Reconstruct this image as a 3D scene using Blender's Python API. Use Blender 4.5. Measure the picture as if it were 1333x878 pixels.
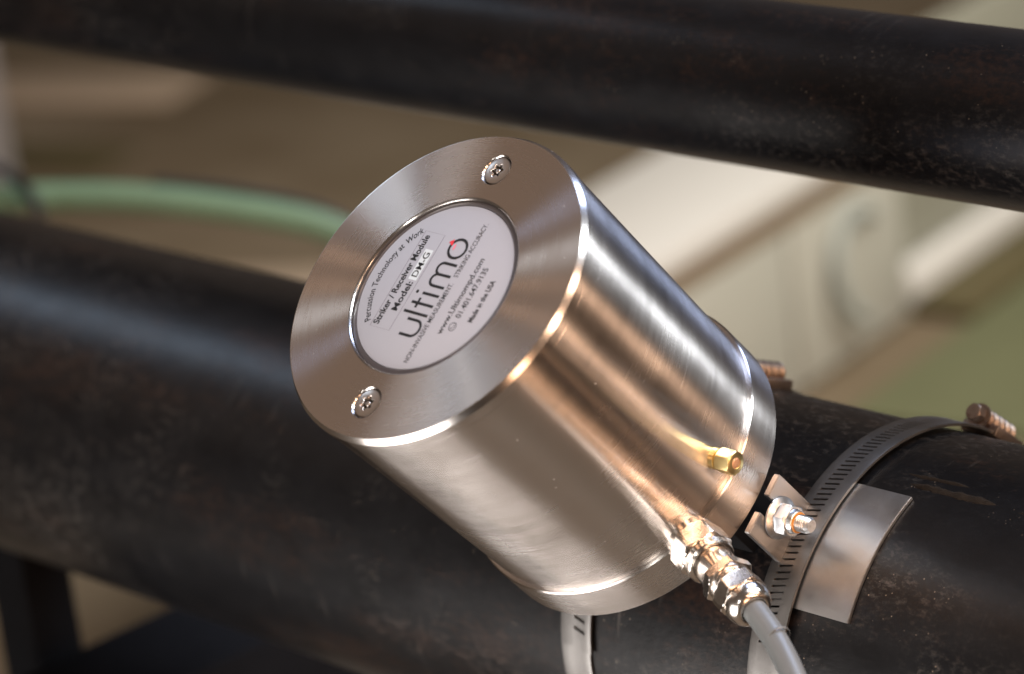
import bpy, bmesh, math, random
from mathutils import Vector, Matrix
from mathutils.geometry import delaunay_2d_cdt
random.seed(7)
PI = math.pi
MM = 0.001
for o in list(bpy.data.objects): bpy.data.objects.remove(o)
scene = bpy.context.scene
COL = scene.collection

# ------------------------------------------------------------------ camera
TH = math.radians(40.915)             # the module leans back from the vertical about the pipe (X) by this much
HGT = 0.55                            # height of the big pipe's axis above the floor
DEV = Matrix.Translation((0, 0, HGT)) @ Matrix.Rotation(TH, 4, 'X')     # pipe-and-module frame (x along the pipe, z out through the module)
cam = bpy.data.cameras.new('camera'); camo = bpy.data.objects.new('camera', cam); COL.objects.link(camo)
rows = Matrix(((0.69181021, 0.71298833, -0.11422031), (-0.15938995, 0.30506643, 0.93889793), (0.70426805, -0.63133360, 0.32469124)))
camo.matrix_world = Matrix.Translation((0.660365, -0.689685, 0.424230 + HGT)) @ rows.transposed().to_4x4()
cam.sensor_width = 36; cam.lens = 4300 / 1333 * 36
cam.clip_start = 0.02; cam.clip_end = 60
cam.dof.use_dof = True; cam.dof.focus_distance = 0.943; cam.dof.aperture_fstop = 8.0; cam.dof.aperture_blades = 9
scene.camera = camo

# ------------------------------------------------------------------ ambient light, lamps, exposure
world = bpy.data.worlds.new('World'); scene.world = world; world.use_nodes = True
bg = world.node_tree.nodes['Background']
bg.inputs['Color'].default_value = (0.11, 0.083, 0.065, 1); bg.inputs['Strength'].default_value = 1.0
scene.view_settings.view_transform = 'Standard'; scene.view_settings.look = 'None'
scene.view_settings.exposure = 0.0; scene.view_settings.gamma = 1.0
def lamp(name, az, el, dist, sx, sy, color, watts, spread=180, target=(0, 0, 140)):
    a, e = math.radians(az), math.radians(el)
    d = Vector((math.cos(a) * math.cos(e), math.sin(a) * math.cos(e), math.sin(e)))
    t = DEV @ (Vector(target) * MM); p = DEV @ (Vector(target) * MM + d * dist)
    l = bpy.data.lights.new(name, 'AREA'); l.shape = 'RECTANGLE'; l.size = sx; l.size_y = sy; l.color = color; l.energy = watts; l.spread = math.radians(spread)
    o = bpy.data.objects.new(name, l); COL.objects.link(o)
    zax = (p - t).normalized(); up = (DEV.to_3x3() @ Vector((0, 0, 1))); xax = up.cross(zax).normalized(); yax = zax.cross(xax)
    o.matrix_world = Matrix.Translation(p) @ Matrix((xax, yax, zax)).transposed().to_4x4()
    return o
lamp('ceiling_lamp', 62, 18, 1.6, 0.22, 1.9, (0.86, 0.93, 1.0), 10.5, 80)
lamp('work_lamp', -64, 56, 1.5, 0.04, 0.3, (1.0, 0.97, 0.92), 0.3, 60)
lamp('tungsten_lamp', 11, 20, 1.6, 0.17, 1.7, (1.0, 0.64, 0.42), 4.0, 80)
lamp('tungsten_lamp', 36, 16, 1.6, 0.22, 1.7, (1.0, 0.66, 0.45), 3.6, 80)
lamp('lantern_lamp', -22, 12, 1.6, 0.30, 1.2, (1.0, 0.56, 0.32), 2.0, 80)  # orange fill added for the middle of the cylinder, no known source
lamp('window_lamp', -100, 13, 0.85, 0.80, 0.70, (1.0, 0.95, 0.92), 3.8, 75)  # soft lamp added low in front to brighten the cylinder's pale side
lamp('skylight_lamp', 92, 12, 1.8, 0.44, 1.4, (0.52, 0.66, 1.0), 5.0, 80)
lamp('skylight_lamp', 157, 25, 1.9, 0.14, 0.30, (0.70, 0.84, 1.0), 0.36, 120)
lamp('skylight_lamp', 153, 30, 1.1, 0.5, 0.38, (0.50, 0.70, 1.0), 0.022, 24, (-330, 12, 64))  # narrow lamp added for the blue sheen on the pipe's left part
lamp('ceiling_bounce', 165, 45, 2.0, 1.7, 1.6, (1.0, 0.69, 0.50), 1.6)  # large dim fill lamp added for the module face to reflect
rl = bpy.data.lights.new('room_lamp', 'AREA'); rl.shape = 'RECTANGLE'; rl.size = 1.2; rl.size_y = 1.2; rl.color = (1.0, 0.93, 0.82); rl.energy = 12.5; rl.spread = math.radians(80)  # fill lamp added to light the background floor and bench
ro = bpy.data.objects.new('room_lamp', rl); COL.objects.link(ro); ro.location = (-0.1, 1.5, 1.7)
ro.rotation_euler = (Vector((-0.1, 1.5, 1.7)) - Vector((-1.25, 1.4, 0.05))).to_track_quat('Z', 'Y').to_euler()

# ------------------------------------------------------------------ node helpers
def mat(name):
    m = bpy.data.materials.new(name); m.use_nodes = True
    nt = m.node_tree; b = nt.nodes['Principled BSDF']
    return m, nt, b
def N(nt, typ, **kw):
    n = nt.nodes.new(typ)
    for k, v in kw.items():
        if k.startswith('i_'): n.inputs[k[2:].replace('_', ' ')].default_value = v
        else: setattr(n, k, v)
    return n
def L(nt, a, b): nt.links.new(a, b)
def ramp(nt, fac, stops):
    r = nt.nodes.new('ShaderNodeValToRGB'); L(nt, fac, r.inputs[0])
    el = r.color_ramp.elements
    while len(el) < len(stops): el.new(0.5)
    for e, (p, c) in zip(el, stops): e.position = p; e.color = c if len(c) == 4 else (*c, 1)
    return r
def math_(nt, op, a, b=None, c=None):
    n = nt.nodes.new('ShaderNodeMath'); n.operation = op
    for i, v in enumerate((a, b, c)):
        if v is None: continue
        if isinstance(v, (int, float)): n.inputs[i].default_value = v
        else: L(nt, v, n.inputs[i])
    return n.outputs[0]
def noise(nt, vec, scale, detail=4, rough=0.55):
    n = N(nt, 'ShaderNodeTexNoise'); n.inputs['Scale'].default_value = scale; n.inputs['Detail'].default_value = detail; n.inputs['Roughness'].default_value = rough
    if vec is not None: L(nt, vec, n.inputs['Vector'])
    return n.outputs['Fac']
def mixc(nt, fac, a, b, mode='MIX'):
    n = nt.nodes.new('ShaderNodeMix'); n.data_type = 'RGBA'; n.blend_type = mode
    for s, v in ((n.inputs[0], fac), (n.inputs[6], a), (n.inputs[7], b)):
        if isinstance(v, (int, float)): s.default_value = v
        elif isinstance(v, tuple): s.default_value = v if len(v) == 4 else (*v, 1)
        else: L(nt, v, s)
    return n.outputs[2]
def bump(nt, b, h, strength, dist):
    n = nt.nodes.new('ShaderNodeBump'); n.inputs['Strength'].default_value = strength; n.inputs['Distance'].default_value = dist
    L(nt, h, n.inputs['Height']); L(nt, n.outputs[0], b.inputs['Normal']); return n

# ------------------------------------------------------------------ materials
def turned_steel(name, color, rough=0.34, aniso=0.8, brush=1.0):
    """lathe-turned metal: grooves run round the local Z axis"""
    m, nt, b = mat(name)
    tc = N(nt, 'ShaderNodeTexCoord'); P = tc.outputs['Object']
    cr = nt.nodes.new('ShaderNodeVectorMath'); cr.operation = 'CROSS_PRODUCT'; cr.inputs[0].default_value = (0, 0, 1); L(nt, P, cr.inputs[1])
    vt = nt.nodes.new('ShaderNodeVectorTransform'); vt.vector_type = 'VECTOR'; vt.convert_from = 'OBJECT'; vt.convert_to = 'WORLD'; L(nt, cr.outputs[0], vt.inputs[0])
    nm = nt.nodes.new('ShaderNodeVectorMath'); nm.operation = 'NORMALIZE'; L(nt, vt.outputs[0], nm.inputs[0])
    L(nt, nm.outputs[0], b.inputs['Tangent'])
    sx = nt.nodes.new('ShaderNodeSeparateXYZ'); L(nt, P, sx.inputs[0])
    r = math_(nt, 'SQRT', math_(nt, 'ADD', math_(nt, 'MULTIPLY', sx.outputs[0], sx.outputs[0]), math_(nt, 'MULTIPLY', sx.outputs[1], sx.outputs[1])))
    th = math_(nt, 'ARCTAN2', sx.outputs[1], sx.outputs[0])
    cv = nt.nodes.new('ShaderNodeCombineXYZ')
    L(nt, math_(nt, 'MULTIPLY', r, 900.0), cv.inputs[0]); L(nt, math_(nt, 'MULTIPLY', sx.outputs[2], 900.0), cv.inputs[1]); L(nt, math_(nt, 'MULTIPLY', th, 1.1), cv.inputs[2])
    g1 = noise(nt, cv.outputs[0], 1.0, 3, 0.6)
    cv2 = nt.nodes.new('ShaderNodeCombineXYZ')
    L(nt, math_(nt, 'MULTIPLY', r, 2600.0), cv2.inputs[0]); L(nt, math_(nt, 'MULTIPLY', sx.outputs[2], 2600.0), cv2.inputs[1]); L(nt, math_(nt, 'MULTIPLY', th, 4.0), cv2.inputs[2])
    g2 = noise(nt, cv2.outputs[0], 1.0, 2, 0.6)
    smudge = noise(nt, P, 38.0, 4, 0.6)
    g = math_(nt, 'ADD', math_(nt, 'MULTIPLY', g1, 0.5), math_(nt, 'MULTIPLY', g2, 0.5))
    rr = math_(nt, 'ADD', rough - 0.11, math_(nt, 'ADD', math_(nt, 'MULTIPLY', g, 0.10), math_(nt, 'MULTIPLY', smudge, 0.13)))
    L(nt, rr, b.inputs['Roughness'])
    # fine hand scratches: thin lines where a stretched, warped noise crosses its mid value
    mp = N(nt, 'ShaderNodeMapping'); mp.inputs['Rotation'].default_value = (0.5, 0.9, 0.4); mp.inputs['Scale'].default_value = (18, 210, 60); L(nt, P, mp.inputs[0])
    sc = noise(nt, mp.outputs[0], 1.0, 1, 0.4)
    line = ramp(nt, math_(nt, 'ABSOLUTE', math_(nt, 'SUBTRACT', sc, 0.5)), ((0.0, (1, 1, 1)), (0.0035, (0, 0, 0)))).outputs[0]
    gate = ramp(nt, noise(nt, P, 60.0, 2, 0.5), ((0.60, (0, 0, 0)), (0.66, (1, 1, 1)))).outputs[0]
    scr = math_(nt, 'MULTIPLY', line, gate)
    base = mixc(nt, smudge, tuple(c * 0.93 for c in color), tuple(min(1, c * 1.05) for c in color))
    base = mixc(nt, math_(nt, 'MULTIPLY', g2, 0.16), base, tuple(c * 0.72 for c in color))
    base = mixc(nt, math_(nt, 'MULTIPLY', scr, 0.25), base, (0.95, 0.93, 0.9))
    vo = N(nt, 'ShaderNodeTexVoronoi'); vo.inputs['Scale'].default_value = 330; L(nt, P, vo.inputs['Vector'])
    ds = math_(nt, 'MULTIPLY', ramp(nt, vo.outputs['Distance'], ((0.045, (1, 1, 1)), (0.075, (0, 0, 0)))).outputs[0], ramp(nt, noise(nt, P, 110, 2, 0.5), ((0.55, (0, 0, 0)), (0.62, (1, 1, 1)))).outputs[0])
    base = mixc(nt, math_(nt, 'MULTIPLY', ds, 0.8), base, (0.80, 0.78, 0.76))
    L(nt, base, b.inputs['Base Color'])
    L(nt, math_(nt, 'SUBTRACT', 1.0, math_(nt, 'MULTIPLY', ds, 0.7)), b.inputs['Metallic'])
    b.inputs['Anisotropic'].default_value = aniso; b.inputs['Anisotropic Rotation'].default_value = 0.25
    bump(nt, b, math_(nt, 'ADD', g1, math_(nt, 'MULTIPLY', scr, 0.12)), 0.02 * brush, 0.0002)
    return m
def plain_metal(name, color, rough, var=0.08, bumps=0.0, scale=160, dirt=None, aniso=0.0):
    m, nt, b = mat(name)
    P = N(nt, 'ShaderNodeTexCoord').outputs['Object']
    n1 = noise(nt, P, scale, 4, 0.6)
    L(nt, math_(nt, 'ADD', rough - var / 2, math_(nt, 'MULTIPLY', n1, var)), b.inputs['Roughness'])
    base = mixc(nt, noise(nt, P, scale * 0.5, 3, 0.6), tuple(c * 0.86 for c in color), tuple(min(1, c * 1.08) for c in color))
    if dirt:
        f = ramp(nt, noise(nt, P, scale * 1.6, 5, 0.65), ((0.52, (0, 0, 0)), (0.68, (1, 1, 1)))).outputs[0]
        base = mixc(nt, math_(nt, 'MULTIPLY', f, 0.75), base, dirt)
    L(nt, base, b.inputs['Base Color']); b.inputs['Metallic'].default_value = 1.0
    if bumps: bump(nt, b, noise(nt, P, scale * 4, 3, 0.6), bumps, 0.0002)
    return m
def sheet_steel(name, color, rough):
    """brushed stainless sheet and strip: faint grain along the local Y-Z arc"""
    m, nt, b = mat(name)
    P = N(nt, 'ShaderNodeTexCoord').outputs['Object']
    mp = N(nt, 'ShaderNodeMapping'); mp.inputs['Scale'].default_value = (4200, 160, 160); L(nt, P, mp.inputs[0])
    g = noise(nt, mp.outputs[0], 1.0, 3, 0.6); s = noise(nt, P, 95, 4, 0.6)
    L(nt, math_(nt, 'ADD', rough - 0.1, math_(nt, 'ADD', math_(nt, 'MULTIPLY', g, 0.08), math_(nt, 'MULTIPLY', s, 0.16))), b.inputs['Roughness'])
    L(nt, mixc(nt, s, tuple(c * 0.8 for c in color), tuple(min(1, c * 1.1) for c in color)), b.inputs['Base Color'])
    b.inputs['Metallic'].default_value = 1.0
    bump(nt, b, math_(nt, 'ADD', g, math_(nt, 'MULTIPLY', s, 2.0)), 0.12, 0.0003)
    return m
def black_pipe(name, dust, rust, speck, spec):
    """black mill-scale coating: fine grain, rust freckles, scuffs along and across, dull patches"""
    m, nt, b = mat(name)
    P = N(nt, 'ShaderNodeTexCoord').outputs['Object']
    def mapped(sc, loc=(0, 0, 0), rot=(0, 0, 0)):
        mp = N(nt, 'ShaderNodeMapping'); mp.inputs['Scale'].default_value = sc; mp.inputs['Location'].default_value = loc; mp.inputs['Rotation'].default_value = rot; L(nt, P, mp.inputs[0]); return mp.outputs[0]
    Q = mapped((0.6, 1, 1))
    big = noise(nt, Q, 11, 4, 0.6); mid = noise(nt, Q, 75, 6, 0.7); fine = noise(nt, Q, 520, 6, 0.75)
    base = mixc(nt, mid, (0.002, 0.002, 0.0025), (0.0065, 0.0065, 0.0075))
    grain = ramp(nt, fine, ((0.50, (0, 0, 0)), (0.72, (1, 1, 1)))).outputs[0]
    gg = ramp(nt, big, ((0.47, (0.03, 0.03, 0.03)), (0.64, (1, 1, 1)))).outputs[0]
    base = mixc(nt, math_(nt, 'MULTIPLY', math_(nt, 'MULTIPLY', grain, gg), dust), base, (0.14, 0.125, 0.11))
    scf = ramp(nt, noise(nt, mapped((260, 22, 22), (1, 2, 3), (0.2, 0.1, 0.0)), 1.0, 4, 0.65), ((0.60, (0, 0, 0)), (0.74, (1, 1, 1)))).outputs[0]
    sg2 = ramp(nt, noise(nt, mapped((1, 1, 1), (5, 1, 2)), 22, 3, 0.6), ((0.56, (0, 0, 0)), (0.68, (1, 1, 1)))).outputs[0]
    base = mixc(nt, math_(nt, 'MULTIPLY', math_(nt, 'MULTIPLY', scf, sg2), dust * 0.45), base, (0.20, 0.175, 0.155))
    rn = math_(nt, 'ADD', math_(nt, 'MULTIPLY', noise(nt, mapped((0.35, 1, 1), (3.1, 1.7, 0.4)), 24, 5, 0.68), 0.6), math_(nt, 'MULTIPLY', fine, 0.4))
    rm = ramp(nt, rn, ((0.53, (0, 0, 0)), (0.66, (1, 1, 1)))).outputs[0]
    base = mixc(nt, math_(nt, 'MULTIPLY', rm, rust), base, (0.085, 0.036, 0.017))
    vo = N(nt, 'ShaderNodeTexVoronoi'); vo.inputs['Scale'].default_value = 560; L(nt, P, vo.inputs['Vector'])
    sp = ramp(nt, vo.outputs['Distance'], ((0.09, (1, 1, 1)), (0.16, (0, 0, 0)))).outputs[0]
    sg = ramp(nt, noise(nt, Q, 90, 4, 0.7), ((0.55, (0, 0, 0)), (0.64, (1, 1, 1)))).outputs[0]
    spk = math_(nt, 'MULTIPLY', math_(nt, 'MULTIPLY', sp, sg), speck)
    base = mixc(nt, spk, base, (0.24, 0.19, 0.14))
    L(nt, base, b.inputs['Base Color'])
    L(nt, math_(nt, 'ADD', 0.24, math_(nt, 'ADD', math_(nt, 'MULTIPLY', mid, 0.16), math_(nt, 'MULTIPLY', math_(nt, 'MULTIPLY', grain, gg), 0.25))), b.inputs['Roughness'])
    b.inputs['Specular IOR Level'].default_value = spec
    h = math_(nt, 'ADD', math_(nt, 'MULTIPLY', mid, 0.8), math_(nt, 'ADD', math_(nt, 'MULTIPLY', fine, 0.30), math_(nt, 'MULTIPLY', spk, 0.3)))
    bump(nt, b, h, 0.18, 0.0010)
    return m
def plain(name, color, rough=0.5, var=0.12, scale=60, metallic=0.0, spec=0.5, bumps=0.0):
    m, nt, b = mat(name)
    P = N(nt, 'ShaderNodeTexCoord').outputs['Object']
    n1 = noise(nt, P, scale, 4, 0.6)
    L(nt, mixc(nt, n1, tuple(c * (1 - var) for c in color), tuple(min(1, c * (1 + var)) for c in color)), b.inputs['Base Color'])
    b.inputs['Roughness'].default_value = rough; b.inputs['Metallic'].default_value = metallic; b.inputs['Specular IOR Level'].default_value = spec
    if bumps: bump(nt, b, n1, bumps, 0.0005)
    return m
M = {}
M['body'] = turned_steel('turned_steel_body', (0.66, 0.61, 0.575), 0.25, 1.0)
M['face'] = turned_steel('turned_steel_face', (0.62, 0.565, 0.53), 0.26, 1.0, 1.0)
M['edge'] = turned_steel('polished_edge', (0.60, 0.56, 0.53), 0.20, 0.4, 0.5)
M['screw'] = plain_metal('screw_steel', (0.60, 0.55, 0.51), 0.30, 0.1)
M['dark'] = plain('dark_gasket', (0.085, 0.075, 0.078), 0.45)
M['label'] = plain('label_print', (0.37, 0.372, 0.41), 0.42, 0.02, 400)
M['white'] = plain('white_print', (0.58, 0.63, 0.66), 0.42, 0.02, 400)
M['ink'] = plain('black_ink', (0.010, 0.010, 0.011), 0.42, 0.1, 300)
M['inkline'] = plain('grey_ink', (0.20, 0.185, 0.21), 0.42, 0.1, 300)
M['red'] = plain('red_ink', (0.68, 0.03, 0.045), 0.42, 0.1, 300)
M['pink'] = plain('pink_ink', (0.72, 0.22, 0.28), 0.42, 0.1, 300)
M['nickel'] = plain_metal('nickel_plate', (0.70, 0.65, 0.60), 0.20, 0.10, 0.03, 300, (0.45, 0.36, 0.29))
M['brass'] = plain_metal('brass', (0.78, 0.62, 0.29), 0.30, 0.10, 0.03, 400)
M['bronze'] = plain_metal('sintered_bronze', (0.85, 0.50, 0.30), 0.45, 0.1, 1.0, 900)
M['zinc'] = plain_metal('zinc_plate', (0.60, 0.62, 0.64), 0.34, 0.16, 0.05, 350, (0.36, 0.35, 0.35))
M['rustysteel'] = plain_metal('worm_steel', (0.27, 0.21, 0.17), 0.45, 0.14, 0.1, 300, (0.12, 0.06, 0.035))  # reflected warm light put into the steel's tint, dark brown specks over it
M['lockring'] = plain('amber_lock_ring', (0.50, 0.20, 0.03), 0.4)
M['strip'] = sheet_steel('strip_steel', (0.23, 0.22, 0.21), 0.42)
M['sheet'] = sheet_steel('sheet_steel', (0.40, 0.395, 0.39), 0.36)
M['tabsteel'] = sheet_steel('tab_steel', (0.47, 0.46, 0.46), 0.30)
M['pipe'] = black_pipe('black_pipe_coating', 0.70, 0.20, 0.7, 0.34)
M['pipe2'] = black_pipe('black_pipe_coating_upper', 0.36, 0.16, 0.6, 0.20)
M['tar'] = plain('tar_seam', (0.016, 0.012, 0.009), 0.8, 0.5, 300, spec=0.12, bumps=0.6)
M['cable'] = plain('grey_cable_sheath', (0.135, 0.142, 0.142), 0.38, 0.06, 200)
M['frame'] = plain('black_frame_paint', (0.008, 0.008, 0.009), 0.85, 0.3, 60, spec=0.06)
M['hose'] = plain('green_hose_rubber', (0.14, 0.235, 0.145), 0.5, 0.3, 12)
M['wire'] = plain('black_wire', (0.012, 0.012, 0.012), 0.5)
M['benchwhite'] = plain('white_bench_top', (0.64, 0.64, 0.63), 0.5, 0.04, 8)
M['benchfront'] = plain('cream_panel', (0.41, 0.415, 0.375), 0.6, 0.08, 9)
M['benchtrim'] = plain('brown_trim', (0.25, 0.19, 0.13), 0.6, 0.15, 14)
M['shelfback'] = plain('grey_green_board', (0.27, 0.275, 0.23), 0.6, 0.08, 9)
M['mat'] = plain('green_mat', (0.125, 0.135, 0.07), 0.8, 0.22, 9)
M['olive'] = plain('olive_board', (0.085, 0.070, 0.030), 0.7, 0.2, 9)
M['carton'] = plain('cardboard', (0.46, 0.37, 0.29), 0.7, 0.1, 9)
M['bluetube'] = plain('pale_blue_tube', (0.31, 0.345, 0.335), 0.6, 0.05, 30)
M['greypost'] = plain('pale_grey_paint', (0.36, 0.35, 0.37), 0.5, 0.1, 20)
m, nt, b = mat('concrete_floor'); P = N(nt, 'ShaderNodeTexCoord').outputs['Object']
n1 = noise(nt, P, 1.6, 5, 0.6); n2 = noise(nt, P, 9, 5, 0.65)
c = mixc(nt, ramp(nt, n1, ((0.42, (0, 0, 0)), (0.58, (1, 1, 1)))).outputs[0], (0.155, 0.118, 0.074), (0.25, 0.205, 0.15))
L(nt, mixc(nt, math_(nt, 'MULTIPLY', n2, 0.5), c, (0.12, 0.092, 0.058)), b.inputs['Base Color']); b.inputs['Roughness'].default_value = 0.75
M['floor'] = m

# ------------------------------------------------------------------ mesh helpers (all lengths in mm, stored in metres)
def link(name, me, m, parent=None, loc=None, rot=None, sharp=32):
    for v in me.vertices: v.co *= MM
    me.materials.clear(); me.materials.append(m)
    me.polygons.foreach_set('use_smooth', [True] * len(me.polygons))
    me.set_sharp_from_angle(angle=math.radians(sharp)); me.update()
    o = bpy.data.objects.new(name, me); COL.objects.link(o)
    if parent: o.parent = parent
    if loc: o.location = Vector(loc) * MM
    if rot: o.rotation_euler = rot
    return o
def mesh(bm, fix=True):
    if fix: bmesh.ops.recalc_face_normals(bm, faces=bm.faces)
    me = bpy.data.meshes.new('m'); bm.to_mesh(me); bm.free(); return me
def data(v, f, fix=True):
    me = bpy.data.meshes.new('m'); me.from_pydata([tuple(x) for x in v], [], f); me.update()
    bm = bmesh.new(); bm.from_mesh(me); bpy.data.meshes.remove(me)
    return mesh(bm, fix)
def empty(name, matrix, label, cat, group=None):
    o = bpy.data.objects.new(name, None); COL.objects.link(o); o.matrix_world = matrix; o.empty_display_size = 0.02
    return tag(o, label, cat, group)
def tag(o, label, cat, group=None):
    o['label'] = label; o['category'] = cat
    if group: o['group'] = group
    return o
def lathe(profile, seg=96, caps=(False, False)):
    """profile: (radius, z) pairs revolved round Z"""
    v, f = [], []
    for (r, z) in profile:
        for k in range(seg):
            a = 2 * PI * k / seg; v.append((r * math.cos(a), r * math.sin(a), z))
    for i in range(len(profile) - 1):
        for k in range(seg):
            k2 = (k + 1) % seg; f.append((i * seg + k, i * seg + k2, (i + 1) * seg + k2, (i + 1) * seg + k))
    if caps[0]: f.append(tuple(range(seg))[::-1])
    if caps[1]: f.append(tuple(range((len(profile) - 1) * seg, len(profile) * seg)))
    return data(v, f)
def hexnut(af, z0, z1, ch=0.6, turn=0.0, chamf=(True, True)):
    """hexagon with corners turned down to a cone at either end"""
    seg = 72; R = af / math.sqrt(3); v, f = [], []
    def rad(a): 
        x = (a - turn) % (PI / 3) - PI / 6; return af / 2 / math.cos(x)
    rows_ = []
    steps = [0, .25, .5, .75, 1]
    if chamf[0]: rows_ += [(z0 + ch * s, af / 2 * 0.97 + (R - af / 2 * 0.97) * s) for s in steps]
    else: rows_ += [(z0, R)]
    if chamf[1]: rows_ += [(z1 - ch * (1 - s), R - (R - af / 2 * 0.97) * s) for s in steps]
    else: rows_ += [(z1, R)]
    for z, lim in rows_:
        for k in range(seg):
            a = 2 * PI * k / seg; r = min(rad(a), lim); v.append((r * math.cos(a), r * math.sin(a), z))
    n = len(rows_)
    for i in range(n - 1):
        for k in range(seg):
            k2 = (k + 1) % seg; f.append((i * seg + k, i * seg + k2, (i + 1) * seg + k2, (i + 1) * seg + k))
    f.append(tuple(range(seg))[::-1]); f.append(tuple(range((n - 1) * seg, n * seg)))
    return data(v, f)
def thread(r0, r1, z0, z1, pitch, seg=28, tip=0.8):
    """screw thread: helical ridges on a rod along Z"""
    v, f = [], []; n = int((z1 - z0) / pitch * 8)
    for i in range(n + 1):
        z = z0 + (z1 - z0) * i / n
        for k in range(seg):
            a = 2 * PI * k / seg
            t = ((z - z0) / pitch - k / seg) % 1.0; tri = 1 - abs(2 * t - 1)
            r = r0 + (r1 - r0) * min(1, tri * 1.35)
            if z > z1 - tip: r = min(r, r1 - (z - (z1 - tip)) * 0.7)
            v.append((r * math.cos(a), r * math.sin(a), z))
    for i in range(n):
        for k in range(seg):
            k2 = (k + 1) % seg; f.append((i * seg + k, i * seg + k2, (i + 1) * seg + k2, (i + 1) * seg + k))
    f.append(tuple(range(seg))[::-1]); f.append(tuple(range(n * seg, (n + 1) * seg)))
    return data(v, f)
def box(x0, x1, y0, y1, z0, z1, bev=0.0, seg=2):
    bm = bmesh.new(); bmesh.ops.create_cube(bm, size=1)
    for q in bm.verts: q.co = Vector(((x0 + x1) / 2 + q.co.x * (x1 - x0), (y0 + y1) / 2 + q.co.y * (y1 - y0), (z0 + z1) / 2 + q.co.z * (z1 - z0)))
    if bev: bmesh.ops.bevel(bm, geom=bm.edges[:], offset=bev, segments=seg, affect='EDGES', profile=0.5)
    return mesh(bm)
def tube(pts, r, seg=24, sub=8):
    """round tube along a smooth path"""
    P_ = [Vector(p) for p in pts]; path = []
    for i in range(len(P_) - 1):
        p0 = P_[max(i - 1, 0)]; p1 = P_[i]; p2 = P_[i + 1]; p3 = P_[min(i + 2, len(P_) - 1)]
        for k in range(sub):
            t = k / sub; path.append(0.5 * ((2 * p1) + (p2 - p0) * t + (2 * p0 - 5 * p1 + 4 * p2 - p3) * t * t + (3 * p1 - p0 - 3 * p2 + p3) * t ** 3))
    path.append(P_[-1]); v, f = [], []; nrm = None
    for i, p in enumerate(path):
        t = (path[min(i + 1, len(path) - 1)] - path[max(i - 1, 0)]).normalized()
        if nrm is None: nrm = t.orthogonal().normalized()
        nrm = (nrm - t * nrm.dot(t)).normalized(); bn = t.cross(nrm)
        for k in range(seg):
            a = 2 * PI * k / seg; v.append(p + (nrm * math.cos(a) + bn * math.sin(a)) * r)
    for i in range(len(path) - 1):
        for k in range(seg):
            k2 = (k + 1) % seg; f.append((i * seg + k, i * seg + k2, (i + 1) * seg + k2, (i + 1) * seg + k))
    f.append(tuple(range(seg))[::-1]); f.append(tuple(range((len(path) - 1) * seg, len(path) * seg)))
    return data(v, f)
def circle(r, n, cx=0, cy=0): return [(cx + r * math.cos(2 * PI * k / n), cy + r * math.sin(2 * PI * k / n)) for k in range(n)]
def flat_with_holes(outer, holes, z, walls=None):
    """flat sheet between an outer loop and hole loops; walls: depth to extrude each hole downwards"""
    loops = [outer] + holes; vs, es = [], []
    for lp in loops:
        s = len(vs); vs += [Vector(p) for p in lp]; es += [(s + i, s + (i + 1) % len(lp)) for i in range(len(lp))]
    rv, re, rf, *_ = delaunay_2d_cdt(vs, es, [], 0, 1e-5)
    def inside(p, lp):
        c = False; j = len(lp) - 1
        for i in range(len(lp)):
            if (lp[i][1] > p[1]) != (lp[j][1] > p[1]) and p[0] < (lp[j][0] - lp[i][0]) * (p[1] - lp[i][1]) / (lp[j][1] - lp[i][1]) + lp[i][0]: c = not c
            j = i
        return c
    fs = []
    for t in rf:
        c = sum((rv[i] for i in t), Vector((0, 0))) / len(t)
        if inside(c, outer) and not any(inside(c, h) for h in holes): fs.append(tuple(t))
    return [(p.x, p.y, z) for p in rv], fs
def lathe_into(v, f, profile, seg, cx=0, cy=0, close=False):
    for i, (r, z) in enumerate(profile):
        for k in range(seg):
            a = 2 * PI * k / seg; v.append((cx + r * math.cos(a), cy + r * math.sin(a), z))
    s = len(v) - len(profile) * seg
    for i in range(len(profile) - 1):
        for k in range(seg):
            k2 = (k + 1) % seg; f.append((s + i * seg + k, s + i * seg + k2, s + (i + 1) * seg + k2, s + (i + 1) * seg + k))
    if close: f.append(tuple(range(s + (len(profile) - 1) * seg, s + len(profile) * seg)))
def weld(v, f, d=1e-4):
    me = bpy.data.meshes.new('m'); me.from_pydata(v, [], f); bm = bmesh.new(); bm.from_mesh(me); bpy.data.meshes.remove(me)
    bmesh.ops.remove_doubles(bm, verts=bm.verts, dist=d); return mesh(bm)

# ------------------------------------------------------------------ the setting: floor
fl = link('floor', data([(-6000, -3000, 0), (4000, -3000, 0), (4000, 9000, 0), (-6000, 9000, 0)], [(0, 1, 2, 3)]), M['floor']); fl['kind'] = 'structure'

# ------------------------------------------------------------------ the two pipes
RP = 64.7
def pipe_mesh(r, x0, x1, seg=160, n=90):
    v, f = [], []
    for i in range(n + 1):
        x = x0 + (x1 - x0) * i / n
        for k in range(seg):
            a = 2 * PI * k / seg; v.append((x, r * math.sin(a), r * math.cos(a)))
    for i in range(n):
        for k in range(seg):
            k2 = (k + 1) % seg; f.append((i * seg + k, i * seg + k2, (i + 1) * seg + k2, (i + 1) * seg + k))
    f.append(tuple(range(seg))); f.append(tuple(range(n * seg, (n + 1) * seg)))
    return data(v, f)
pr = empty('large_pipe', DEV, 'thick black steel pipe running under the shiny metal cylinder', 'pipe')
link('pipe_wall', pipe_mesh(RP, -1500, 420), M['pipe'], pr)
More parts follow.
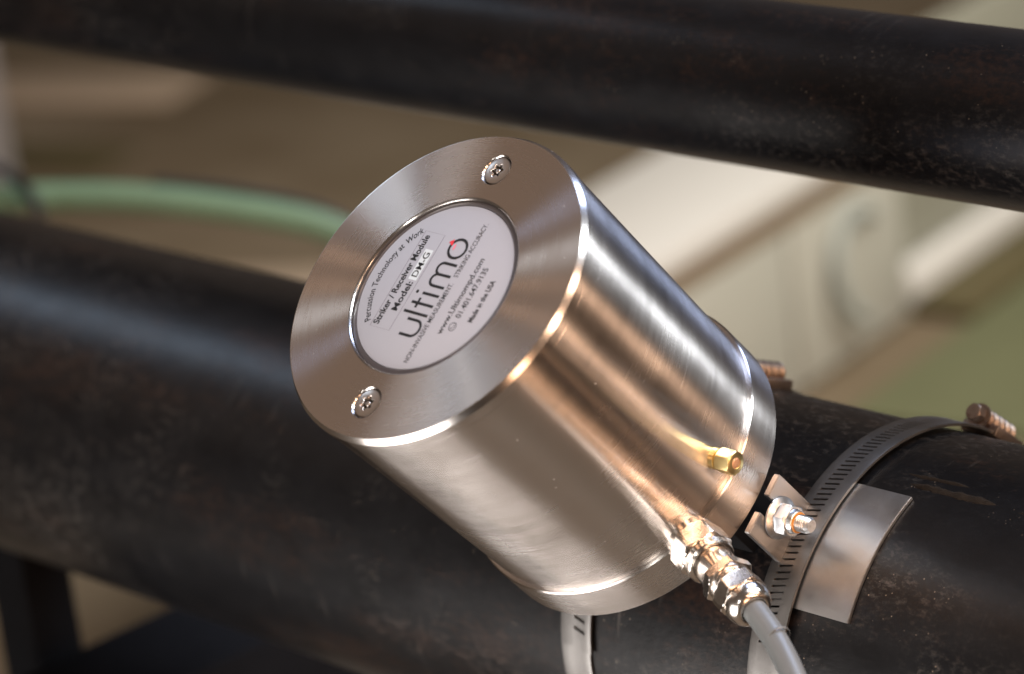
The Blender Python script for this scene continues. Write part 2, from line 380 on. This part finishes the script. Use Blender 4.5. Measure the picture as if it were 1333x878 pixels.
# a lengthwise tar seam, lumpy and broken
def seam(a0, x0, x1, w, h, seed):
    rnd = random.Random(seed); v, f = [], []; n = int((x1 - x0) / 1.5)
    off = 0.0
    for i in range(n + 1):
        x = x0 + (x1 - x0) * i / n; off += rnd.uniform(-0.12, 0.12); off *= 0.97
        env = min(1, i / 4, (n - i) / 4); ww = w * env * rnd.uniform(0.7, 1.1) + 0.05; hh = h * env * rnd.uniform(0.6, 1.15)
        for k, t in enumerate((-1, -0.5, 0, 0.5, 1)):
            a = a0 + (off + t * ww / 2) / RP; r = RP - 0.2 + hh * (1 - t * t)
            v.append((x, r * math.sin(a), r * math.cos(a)))
    for i in range(n):
        for k in range(4): f.append((i * 5 + k, i * 5 + k + 1, i * 5 + k + 6, i * 5 + k + 5))
    return data(v, f)
for (a, x0, x1, w, h, sd) in ((24.0, 74, 108, 3.2, 1.3, 1), (23.0, 113, 126, 1.6, 0.7, 2), (25.5, 120, 175, 2.2, 0.9, 3), (27.5, 70, 96, 2.0, 0.8, 4)):
    link('seam', seam(math.radians(a), x0, x1, w, h, sd), M['tar'], pr)
UP = DEV @ Matrix.Translation((0, 0.14303, 0.07071))
pu = empty('upper_pipe', UP, 'thinner black steel pipe crossing above and behind the metal cylinder', 'pipe')
link('pipe_wall', pipe_mesh(27.0, -1600, 520, 128), M['pipe2'], pu)

# ------------------------------------------------------------------ the striker module
HB = 105.4; ZB = 85.0
mod = empty('striker_module', DEV @ Matrix.Translation((0, 0, ZB * MM)), 'round stainless steel sensor module with a printed label, clamped to the large pipe', 'sensor')
link('body', lathe([(45.2, 13.5), (47.2, 13.5), (47.5, 15.75), (48.6, 60), (49.65, 99.8), (49.65, 100.1), (49.5, 100.25)], 192), M['body'], mod)
link('base_ring', lathe([(30, 0.0), (48.2, 0.0), (48.7, 0.25), (48.9, 0.8), (48.9, 13.7), (48.82, 13.9), (48.5, 14.22), (48.3, 14.3), (45.2, 14.3), (45.2, 15.6)], 192), M['body'], mod, sharp=20)
v, f = flat_with_holes(circle(48.7, 256), [circle(28.75, 200), circle(5.0, 56, 0, 38.2), circle(5.0, 56, 0, -38.2)], HB)
fp = link('face_plate', weld(v, f), M['face'], mod)
link('rim', lathe([(48.7, HB), (48.9, HB - 0.03), (49.85, HB - 1.55), (49.95, HB - 1.72)], 256), M['edge'], mod, sharp=12)
link('plate_side', lathe([(49.95, HB - 1.72), (49.97, HB - 2.0), (49.97, HB - 4.9), (49.85, HB - 5.02), (48.7, HB - 5.05)], 256), M['body'], mod)
link('inner_rim', lathe([(28.75, HB), (28.5, HB - 0.10), (28.1, HB - 0.55), (28.0, HB - 1.5)], 200), M['edge'], mod)
link('gasket', lathe([(28.0, HB - 1.45), (27.4, HB - 1.1), (26.6, HB - 1.05), (26.3, HB - 1.5)], 160), M['dark'], mod)
# security screws: countersink, head with star recess, centre pin
star = []
for k in range(60):
    a = 2 * PI * k / 60; rr = 1.95 + 0.42 * math.cos(6 * a); star.append((rr * math.cos(a), rr * math.sin(a)))
def screw(y, turn):
    link('countersink', lathe([(5.0, HB), (4.92, HB - 0.05), (4.45, HB - 0.75), (4.40, HB - 1.3)], 56), M['edge'], fp, (0, 0, 0)).location = (0, y * MM, 0)
    v, f = flat_with_holes(circle(3.95, 64), [star], HB - 0.22)
    lathe_into(v, f, [(3.95, HB - 0.22), (4.2, HB - 0.32), (4.28, HB - 0.6), (4.28, HB - 1.2)], 64)
    s = len(v); n = len(star)
    for z in (HB - 0.22, HB - 0.40, HB - 3.6):
        k = 1.0 if z > HB - 0.3 else 0.93
        v += [(p[0] * k, p[1] * k, z) for p in star]
    for i in range(2):
        for k in range(n): f.append((s + i * n + k, s + i * n + (k + 1) % n, s + (i + 1) * n + (k + 1) % n, s + (i + 1) * n + k))
    f.append(tuple(range(s + 2 * n, s + 3 * n)))
    sc = link('screw', weld(v, f, 0.01), M['screw'], mod, (0, y, 0), (0, 0, turn), 25)
    link('pin', lathe([(0.72, HB - 3.5), (0.72, HB - 0.62), (0.60, HB - 0.48), (0.05, HB - 0.45)], 20, (False, True)), M['screw'], sc)
screw(38.2, 0.2); screw(-38.2, 0.55)

# label: a printed disc; its own frame has u along dev +y, v along dev -x, turned by -2 degrees
LZ = HB - 0.95
lab = link('label', lathe([(0.01, 0), (26.2, 0), (26.35, -0.05), (26.4, -0.4)], 160), M['label'], mod, (0, 0, LZ), (0, 0, math.radians(90 - 2.0)))
PZ = 0.03
def print_text(s, x0, x1, ybase, height, m=None, bold=0.0, shear=0.0, z=PZ, bend=None, name='lettering', squeeze=None):
    """one line of print fitted between x0 and x1 (label mm) with the given capital height"""
    cu = bpy.data.curves.new('t', 'FONT'); cu.body = s; cu.size = 1.0; cu.offset = bold; cu.shear = shear; cu.resolution_u = 5; cu.fill_mode = 'FRONT'
    ob = bpy.data.objects.new('t', cu); COL.objects.link(ob)
    dg = bpy.context.evaluated_depsgraph_get(); me = bpy.data.meshes.new_from_object(ob.evaluated_get(dg))
    bpy.data.objects.remove(ob); bpy.data.curves.remove(cu)
    xs = [q.co.x for q in me.vertices]; mn, mx = min(xs), max(xs)
    for q in me.vertices:
        x = x0 + (q.co.x - mn) / (mx - mn) * (x1 - x0); y = ybase + q.co.y / 0.70 * height
        if bend:
            R0 = bend; a = x / R0; rr = R0 + (y - ybase); q.co = Vector((rr * math.sin(a), rr * math.cos(a), z))
        else: q.co = Vector((x, y, z))
    return link(name, me, m or M['ink'], lab)
def fillpoly(pts, m, z=PZ, name='print'):
    return link(name, data([(p[0], p[1], z) for p in pts], [tuple(range(len(pts)))], False), m, lab)
def stroke(paths, w, m, name='lettering', z=PZ, closed=()):
    v, f = [], []
    for ip, pts in enumerate(paths):
        n = len(pts); s = len(v); cl = ip in closed
        for i in range(n):
            a = Vector(pts[(i - 1) % n] if cl or i > 0 else pts[i]); b_ = Vector(pts[(i + 1) % n] if cl or i < n - 1 else pts[i])
            t = (b_ - a).normalized(); nn = Vector((-t.y, t.x)); p = Vector(pts[i])
            v += [(p.x + nn.x * w / 2, p.y + nn.y * w / 2, z + ip * 0.002), (p.x - nn.x * w / 2, p.y - nn.y * w / 2, z + ip * 0.002)]
        for i in range(n if cl else n - 1):
            j = (i + 1) % n; f.append((s + 2 * i, s + 2 * i + 1, s + 2 * j + 1, s + 2 * j))
    return link(name, data(v, f, False), m, lab)
def arc(cx, cy, rx, ry, a0, a1, n=24): return [(cx + rx * math.cos(math.radians(a0 + (a1 - a0) * i / n)), cy + ry * math.sin(math.radians(a0 + (a1 - a0) * i / n))) for i in range(n + 1)]
# maker's word drawn in round even strokes
ZB0 = -3.75; XH = 2.9
logo = [
    [(-15.9, XH)] + [(-15.9, ZB0 + 2.5)] + arc(-13.45, ZB0 + 2.45, 2.45, 2.45, 180, 360) + [(-11.0, XH)],
    [(-9.0, 6.0), (-9.0, ZB0 - 0.1)],
    [(-5.9, 5.0), (-5.9, ZB0 - 0.1)], [(-7.4, XH - 0.35), (-4.2, XH - 0.35)],
    [(-2.6, XH), (-2.6, ZB0 - 0.1)],
    [(0.2, ZB0 - 0.1), (0.2, XH - 2.0)] + arc(2.05, XH - 1.95, 1.85, 1.9, 180, 0) + [(3.9, ZB0 - 0.1)],
    [(3.9, XH - 2.0)] + arc(5.75, XH - 1.95, 1.85, 1.9, 180, 0) + [(7.6, ZB0 - 0.1)],
    arc(12.6, -0.42, 3.0, 3.25, 0, 345, 40)]
stroke(logo, 0.86, M['ink'], 'lettering', closed=(7,))
fillpoly(circle(0.55, 16, -2.6, 5.1), M['ink'], PZ, 'letter_dot')
fillpoly([(13.0, 2.2), (14.0, 4.1), (15.2, 2.6)], M['red'], PZ + 0.03, 'red_flash')
fillpoly(arc(12.9, 1.15, 1.0, 0.42, 0, 350, 20), M['pink'], PZ + 0.03, 'pink_spot')
print_text('Percussion Technology at', -15.7, 9.6, 21.0, 2.15, bold=0.010, bend=21.6)
print_text('Work', 10.8, 16.6, 21.0, 2.15, bold=0.010, shear=0.25, bend=21.6)
stroke([[(-16.0, 15.2), (15.6, 15.2), (15.6, 7.1), (-16.0, 7.1)]], 0.19, M['inkline'], 'frame_line', closed=(0,))
print_text('Striker / Receiver Module', -15.1, 14.4, 12.45, 2.35, bold=0.024)
print_text('Model:', -9.9, -0.4, 8.6, 2.35, bold=0.024)
fillpoly([(0.3, 8.0), (10.3, 8.0), (10.3, 11.3), (0.3, 11.3)], M['white'], PZ, 'white_patch')
print_text('DM-G', 1.3, 9.3, 8.55, 2.3, bold=0.010, z=PZ + 0.03)
print_text('NON-INVASIVE MEASUREMENT.', -23.6, 2.3, -6.45, 1.8, bold=0.004)
print_text('STRIKING ACCURACY.', 4.3, 21.9, -6.45, 1.8, bold=0.004)
print_text('www.Ultimompd.com', -13.0, 11.6, -12.45, 2.1, bold=0.012)
print_text('01.401.647.9135', -7.0, 9.2, -15.8, 2.05, bold=0.010)
stroke([arc(-9.9, -14.9, 1.25, 1.25, 0, 350, 30), [(-10.4, -14.3)] + arc(-9.7, -14.6, 0.75, 0.75, 190, 290, 8) + [(-9.2, -15.3)]], 0.22, M['ink'], 'phone_sign', closed=(0,))
print_text('Made in the USA', -7.3, 6.2, -20.9, 1.9, bold=0.024)

# brass breather screwed into the side
br = empty('brass_breather', Matrix.Identity(4), 'x', 'x'); del br['label']; del br['category']
br.parent = mod; br.location = (0, 0.0013, 0.0228); br.rotation_euler = (0, PI / 2, 0)
bs = hexnut(6.6, 50.2, 55.8, 0.5, math.radians(8))
hx = link('hex_plug', bs, M['brass'], br, sharp=20)
link('collar', lathe([(3.2, 47), (3.2, 49.6), (2.7, 49.8), (2.7, 50.4)], 40), M['brass'], br)
link('bore_rim', lathe([(3.12, 55.81), (2.9, 55.93), (1.75, 55.95), (1.62, 55.5), (1.62, 54.9)], 48), M['brass'], br)
link('sintered_core', lathe([(1.62, 55.82), (1.2, 56.0), (0.6, 56.05), (0.02, 56.06)], 28), M['bronze'], br)

# cable gland
GA = math.radians(-24.6)
gl = bpy.data.objects.new('cable_gland', None); COL.objects.link(gl); gl.parent = mod
GM = Matrix.Translation((0, 0, 0.0112)) @ Matrix.Rotation(GA, 4, 'Z') @ Matrix.Rotation(PI / 2, 4, 'Y')
gl.matrix_local = GM
G0 = 48.6
link('sealing_collar', lathe([(5.6, G0 - 3), (7.2, G0 - 3), (7.3, G0 + 0.9), (7.0, G0 + 1.2), (6.2, G0 + 1.25)], 48), M['nickel'], gl)
link('hex_adapter', hexnut(15.2, G0 + 1.2, G0 + 9.0, 1.0, math.radians(12)), M['nickel'], gl, sharp=20)
link('adapter_ring', lathe([(5.5, G0 + 8.9), (7.1, G0 + 9.0), (7.35, G0 + 9.3), (7.35, G0 + 11.2), (7.0, G0 + 11.7), (6.3, G0 + 11.8), (6.2, G0 + 11.2), (5.9, G0 + 11.2)], 56), M['nickel'], gl)
link('gland_body', lathe([(5.6, G0 + 11.0), (6.0, G0 + 11.9), (6.15, G0 + 12.2), (6.15, G0 + 18.6), (5.8, G0 + 18.9)], 56), M['nickel'], gl)
link('hex_collar', hexnut(13.6, G0 + 18.7, G0 + 22.0, 0.5, math.radians(20)), M['nickel'], gl, sharp=20)
link('gland_thread', thread(5.6, 6.1, G0 + 21.8, G0 + 25.4, 1.1, 40, 0.01), M['nickel'], gl)
link('cap_nut_hex', hexnut(13.4, G0 + 25.0, G0 + 30.6, 0.5, math.radians(4)), M['nickel'], gl, sharp=20)
link('cap_nut_dome', lathe([(6.4, G0 + 30.3), (6.75, G0 + 31.0), (6.75, G0 + 32.0), (6.6, G0 + 33.2), (6.1, G0 + 34.6), (5.3, G0 + 35.6), (4.4, G0 + 36.0), (3.95, G0 + 35.8), (3.8, G0 + 34.5)], 64), M['nickel'], gl, sharp=50)
# base block and stud under the module
link('base_block', box(-40, 40, -9, 9, -20.0, 0.2, 1.0), M['frame'], mod)

# ------------------------------------------------------------------ cable
gmw = DEV @ Matrix.Translation((0, 0, ZB * MM)) @ GM
cab = empty('grey_cable', gmw @ Matrix.Translation((0, 0, (G0 + 34) * MM)), 'grey round cable leaving the cable gland towards the lower right', 'cable')
link('sheath', tube([(0, 0, -6), (0, 0, 4), (0.2, -1.2, 16), (0.8, -5.0, 32), (3, -13, 52), (10, -28, 76), (26, -52, 100), (60, -90, 125)], 3.55, 28), M['cable'], cab)
link('sheath_collar', lathe([(3.56, 14.6), (3.72, 14.8), (3.72, 15.1), (3.56, 15.3)], 28), M['cable'], cab)

# ------------------------------------------------------------------ mounting bracket: saddle sheet, upright fork tab, stud and flange nut
mb = empty('mounting_bracket', DEV @ Matrix.Translation((0.050, 0, RP * MM)), 'stainless steel bracket with a forked tab on a curved plate beside the module', 'bracket')
def arcplate(x0, x1, a0, a1, r0, r1, n=40, off=(50, 0, RP)):
    v, f = [], []
    for i in range(n + 1):
        a = math.radians(a0 + (a1 - a0) * i / n)
        for (x, r) in ((x0, r0), (x1, r0), (x1, r1), (x0, r1)): v.append((x - off[0], r * math.sin(a) - off[1], r * math.cos(a) - off[2]))
    for i in range(n):
        for k in range(4): f.append((i * 4 + k, i * 4 + (k + 1) % 4, i * 4 + 4 + (k + 1) % 4, i * 4 + 4 + k))
    f.append((0, 1, 2, 3)); f.append((n * 4, n * 4 + 1, n * 4 + 2, n * 4 + 3))
    me = data(v, f); bm = bmesh.new(); bm.from_mesh(me); bpy.data.meshes.remove(me)
    es = [e for e in bm.edges if len(e.link_faces) == 2 and e.calc_face_angle() > 0.8]
    bmesh.ops.bevel(bm, geom=es, offset=0.18, segments=2, affect='EDGES'); return mesh(bm)
link('saddle_plate', arcplate(51.0, 80.7, -18.3, 18.9, RP + 0.05, RP + 1.25), M['sheet'], mb)
# fork outline in (y, z) above the pipe top, thickness in x; slot rounded at its foot
zt = 84.4 - RP
out = [(-9.8, -0.6), (9.9, -0.6), (9.9, zt - 0.3), (9.6, zt), (3.0, zt), (2.7, zt - 0.3)] + [(2.7 * math.cos(t), 10.6 + 2.7 * math.sin(t)) for t in [-PI * k / 14 for k in range(15)]] + [(-2.7, zt - 0.3), (-3.0, zt), (-9.5, zt), (-9.8, zt - 0.3)]
def extrude_yz(pts, x0, x1, bev=0.25):
    bm = bmesh.new(); a = [bm.verts.new((x0, p[0], p[1])) for p in pts]; fa = bm.faces.new(a)
    r = bmesh.ops.extrude_face_region(bm, geom=[fa])
    for q in r['geom']:
        if isinstance(q, bmesh.types.BMVert): q.co.x = x1
    es = [e for e in bm.edges if abs(e.verts[0].co.x - e.verts[1].co.x) < 1e-6]
    bmesh.ops.bevel(bm, geom=es, offset=bev, segments=2, affect='EDGES'); return mesh(bm)
link('fork_tab', extrude_yz(out, -0.6, 1.6), M['tabsteel'], mb)
SZ = 76.3 - RP
def along_x(name, me, m, parent, z=SZ, sharp=25):
    return link(name, me, m, parent, (0, 0, z), (0, PI / 2, 0), sharp)
along_x('stud', thread(2.15, 2.55, -0.4, 14.2, 0.8, 28, 1.0), M['zinc'], mb)
nut = along_x('flange_nut', hexnut(8.8, 3.2, 7.6, 0.6, 0.35), M['zinc'], mb, sharp=20)
link('flange', lathe([(2.6, 1.65), (6.0, 1.65), (6.35, 1.95), (6.3, 2.5), (5.6, 3.0), (4.6, 3.5)], 48), M['zinc'], nut)
link('nut_neck', lathe([(3.9, 7.3), (3.6, 8.0), (3.45, 9.0), (3.2, 9.2), (2.6, 9.2)], 40), M['zinc'], nut)
link('lock_ring', lathe([(3.15, 9.15), (3.05, 9.5), (2.5, 9.55)], 36), M['lockring'], nut)

# ------------------------------------------------------------------ hose clamps
def slotted_band(x0, x1, a0, a1, r0, r1, s0=None, s1=None, pitch=2.0, sx0=0.30, sx1=0.78, slant=0.55):
    """strip wrapped about X; between s0 and s1 degrees it is pierced by slanted slots"""
    xs = [x0, x0 + (x1 - x0) * 0.06, x0 + (x1 - x0) * sx0, x0 + (x1 - x0) * sx1, x1 - (x1 - x0) * 0.06, x1]
    rim = [0.0, 0.12, 0.0, 0.0, 0.12, 0.0]
    angs = []      # (angle, is_slot_cell_starting_here)
    a = a0
    while a < a1 - 1e-6:
        if s0 is not None and s0 <= a < s1:
            angs.append((a, False)); angs.append((a + pitch * 0.66, True)); a += pitch
        else:
            angs.append((a, False)); a += pitch
    angs.append((a1, False))
    v, f = [], []; nx = len(xs)
    for (a, s) in angs:
        for r in (r0, r1):
            for j, x in enumerate(xs):
                sl = slant * ((j - 2) if j in (2, 3) else (0 if j < 2 else 1)) * pitch if (s0 is not None and s0 - 4 <= a <= s1 + 4) else 0
                aa = math.radians(a + sl)
                rr = r + (rim[j] if r == r1 else 0)
                v.append((x, rr * math.sin(aa), rr * math.cos(aa)))
    row = 2 * nx
    hole = [s for (a, s) in angs]
    for i in range(len(angs) - 1):
        b0, b1 = i * row, (i + 1) * row
        for j in range(nx - 1):
            if hole[i] and j == 2:
                f.append((b0 + j, b0 + j + 1, b0 + nx + j + 1, b0 + nx + j)); f.append((b1 + j, b1 + j + 1, b1 + nx + j + 1, b1 + nx + j))
                f.append((b0 + j, b1 + j, b1 + nx + j, b0 + nx + j)); f.append((b0 + j + 1, b1 + j + 1, b1 + nx + j + 1, b0 + nx + j + 1))
                continue
            f.append((b0 + j, b0 + j + 1, b1 + j + 1, b1 + j)); f.append((b0 + nx + j, b0 + nx + j + 1, b1 + nx + j + 1, b1 + nx + j))
        f.append((b0, b1, b1 + nx, b0 + nx)); f.append((b0 + nx - 1, b1 + nx - 1, b1 + 2 * nx - 1, b0 + 2 * nx - 1))
    for b0 in (0, (len(angs) - 1) * row):
        for j in range(nx - 1): f.append((b0 + j, b0 + j + 1, b0 + nx + j + 1, b0 + nx + j))
    return data(v, f)
def worm(parent, x, ang, r, length, rad):
    """housing and worm screw lying along the strip"""
    a = math.radians(ang); c = Vector((x, r * math.sin(a), r * math.cos(a))); t = Vector((0, math.cos(a), -math.sin(a))); n = Vector((0, math.sin(a), math.cos(a)))
    rot = Matrix((t.cross(n), n, t)).transposed() if False else Matrix((n.cross(t), n, t)).transposed()
    def put(o): o.matrix_local = Matrix.Translation(c * MM) @ rot.to_4x4(); return o
    w = put(link('worm_screw', thread(rad * 0.70, rad, -length * 0.5, length * 0.5, 3.2, 28, 1.2), M['rustysteel'], parent))
    link('screw_head', hexnut(rad * 1.5, -length * 0.5 - 4.0, -length * 0.5 - 0.3, 0.5, 0.2), M['rustysteel'], w, sharp=20)
    link('screw_flange', lathe([(rad * 0.7, -length * 0.5 - 0.6), (rad * 1.15, -length * 0.5 - 0.5), (rad * 1.15, -length * 0.5 + 0.4), (rad * 0.7, -length * 0.5 + 0.5)], 32), M['rustysteel'], w)
    link('housing', box(-6.8, 6.8, -rad - 1.6, -rad * 0.35, -length * 0.40, length * 0.48, 0.6), M['rustysteel'], w)
    return w
c1 = empty('hose_clamp', DEV, 'slotted steel hose clamp band lying over the curved bracket plate', 'hose clamp', 'hose clamps around the large pipe')
link('band', slotted_band(48.3, 60.6, -170, 178, RP + 1.9, RP + 2.7, -30, 58, 1.75, 0.26, 0.66), M['strip'], c1)
worm(c1, 55.0, 81, RP + 5.6, 17, 3.4)
c2 = empty('hose_clamp', DEV, 'hose clamp band coming out from below the metal cylinder, seen at the bottom edge', 'hose clamp', 'hose clamps around the large pipe')
link('band', slotted_band(-30.0, -18.0, -170, 178, RP + 0.3, RP + 1.1), M['strip'], c2)
link('band_tail', slotted_band(-28.4, -16.6, -45.0, 20, RP + 1.2, RP + 2.0, -43.5, 16, 3.0, 0.42, 0.80, -0.35), M['strip'], c2)
worm(c2, -22.0, 63, RP + 4.6, 17, 3.6)

# ------------------------------------------------------------------ background, far out of focus
st = empty('pipe_stand', Matrix.Translation((-0.400, 0, 0)), 'black painted steel stand under the left end of the large pipe', 'stand')
link('post', box(-36, -10, -12, 12, 8, 489, 2), M['frame'], st)
link('cross_beam', box(6, 70, -220, 170, 372, 437, 4), M['frame'], st)
link('rail', box(-34, 70, -9, 9, 300, 340, 2), M['frame'], st)
link('beam_leg', box(20, 56, -120, -84, 8, 373, 3), M['frame'], st)
link('foot_plate', box(-90, 110, -150, 60, 0.5, 8, 1), M['frame'], st)
tag(link('green_hose', tube([(-885, 113, 498), (-826, 183, 505), (-791, 223, 507), (-771, 244, 506), (-755, 262, 504), (-729, 288, 500), (-701, 316, 492), (-672, 343, 482), (-648, 364, 471), (-619, 384, 449), (-591, 397, 413), (-566, 398, 360)], 7.7, 24), M['hose']), 'green rubber hose strung behind the large pipe at the left', 'hose')
tag(link('black_wire', tube([(-822, 192, 560), (-780, 227, 536), (-762, 241, 524), (-754, 246, 517), (-738, 242, 511), (-734, 241, 501), (-734, 232, 484), (-746, 219, 448)], 3.2, 14), M['wire']), 'thin black wire crossing over the green hose at the left edge', 'wire')
tag(link('power_cord', tube([(-732, 316, 499), (-715, 333, 494), (-694, 352, 487), (-673, 371, 478), (-659, 382, 469), (-644, 391, 454), (-625, 396, 421)], 3.2, 14), M['wire']), 'black cord running along the top of the green hose', 'cord')
def board(name, cx, cy, w, d, h, ang, m): return link(name, box(-w / 2, w / 2, -d / 2, d / 2, 0.5, h, 1), m, None, (cx, cy, 0), (0, 0, math.radians(ang)))
tag(board('cardboard_sheet', -2660, 1560, 420, 130, 6, 24, M['carton']), 'flat pinkish cardboard sheet on the floor at the far left', 'cardboard')
tag(board('pale_board', -1740, 1190, 300, 110, 8, 30, M['carton']), 'pale board lying on the floor in front of the green hose', 'board')
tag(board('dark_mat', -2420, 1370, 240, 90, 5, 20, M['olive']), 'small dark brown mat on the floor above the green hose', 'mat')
tag(link('grey_column', box(-70, 0, -35, 35, 0.5, 420, 6), M['greypost'], None, (-2345, 1262, 0)), 'pale grey column cut by the left edge of the picture', 'column')
BE = Matrix.Translation((-1.118, 1.240, 0)) @ Matrix.Rotation(math.radians(12), 4, 'Z')
be = empty('low_bench', BE, 'low white topped bench with cream front panels behind the metal cylinder', 'bench')
link('top_board', box(-150, 8, -700, 178, 172, 192, 3), M['benchwhite'], be)
link('trim', box(-144, 2, -696, 174, 150, 171, 2), M['benchtrim'], be)  # brown strip just below the top board
link('front_panel', box(-14, 0, -694, -27, 6, 149, 2), M['benchfront'], be)
link('front_panel', box(-14, 0, -22, 172, 6, 149, 2), M['benchfront'], be)
link('end_panel', box(-140, -16, 150, 172, 6, 149, 2), M['benchfront'], be)
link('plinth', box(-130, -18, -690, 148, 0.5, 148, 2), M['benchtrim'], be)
sh = empty('low_shelf', BE @ Matrix.Translation((0, 0.330, 0)), 'low shelf with a pale board standing right of the bench', 'shelf')
link('shelf_board', box(-30, -6, -140, 420, 4, 38, 4), M['benchwhite'], sh)
link('back_board', box(-44, -28, -140, 420, 39, 230, 2), M['shelfback'], sh)
link('bottom_board', box(-4, 58, -150, 420, 1, 14, 2), M['olive'], sh)  # dark olive strip on the floor stands in for shade before the shelf
co = tube([(0, 46 * math.cos(2 * PI * k / 16 + 0.9), 46 * math.sin(2 * PI * k / 16 + 0.9)) for k in range(10)], 6, 16)
tag(link('blue_tube_coil', co, M['bluetube'], None, (-1125, 1322, 84), (0, math.radians(-8), math.radians(12))), 'pale blue bent tube leaning on the cream bench panel', 'tube')
gm = board('green_mat', -905, 1545, 420, 640, 7, 12, M['mat']); tag(gm, 'olive green mat on the floor in front of the low shelf', 'mat')
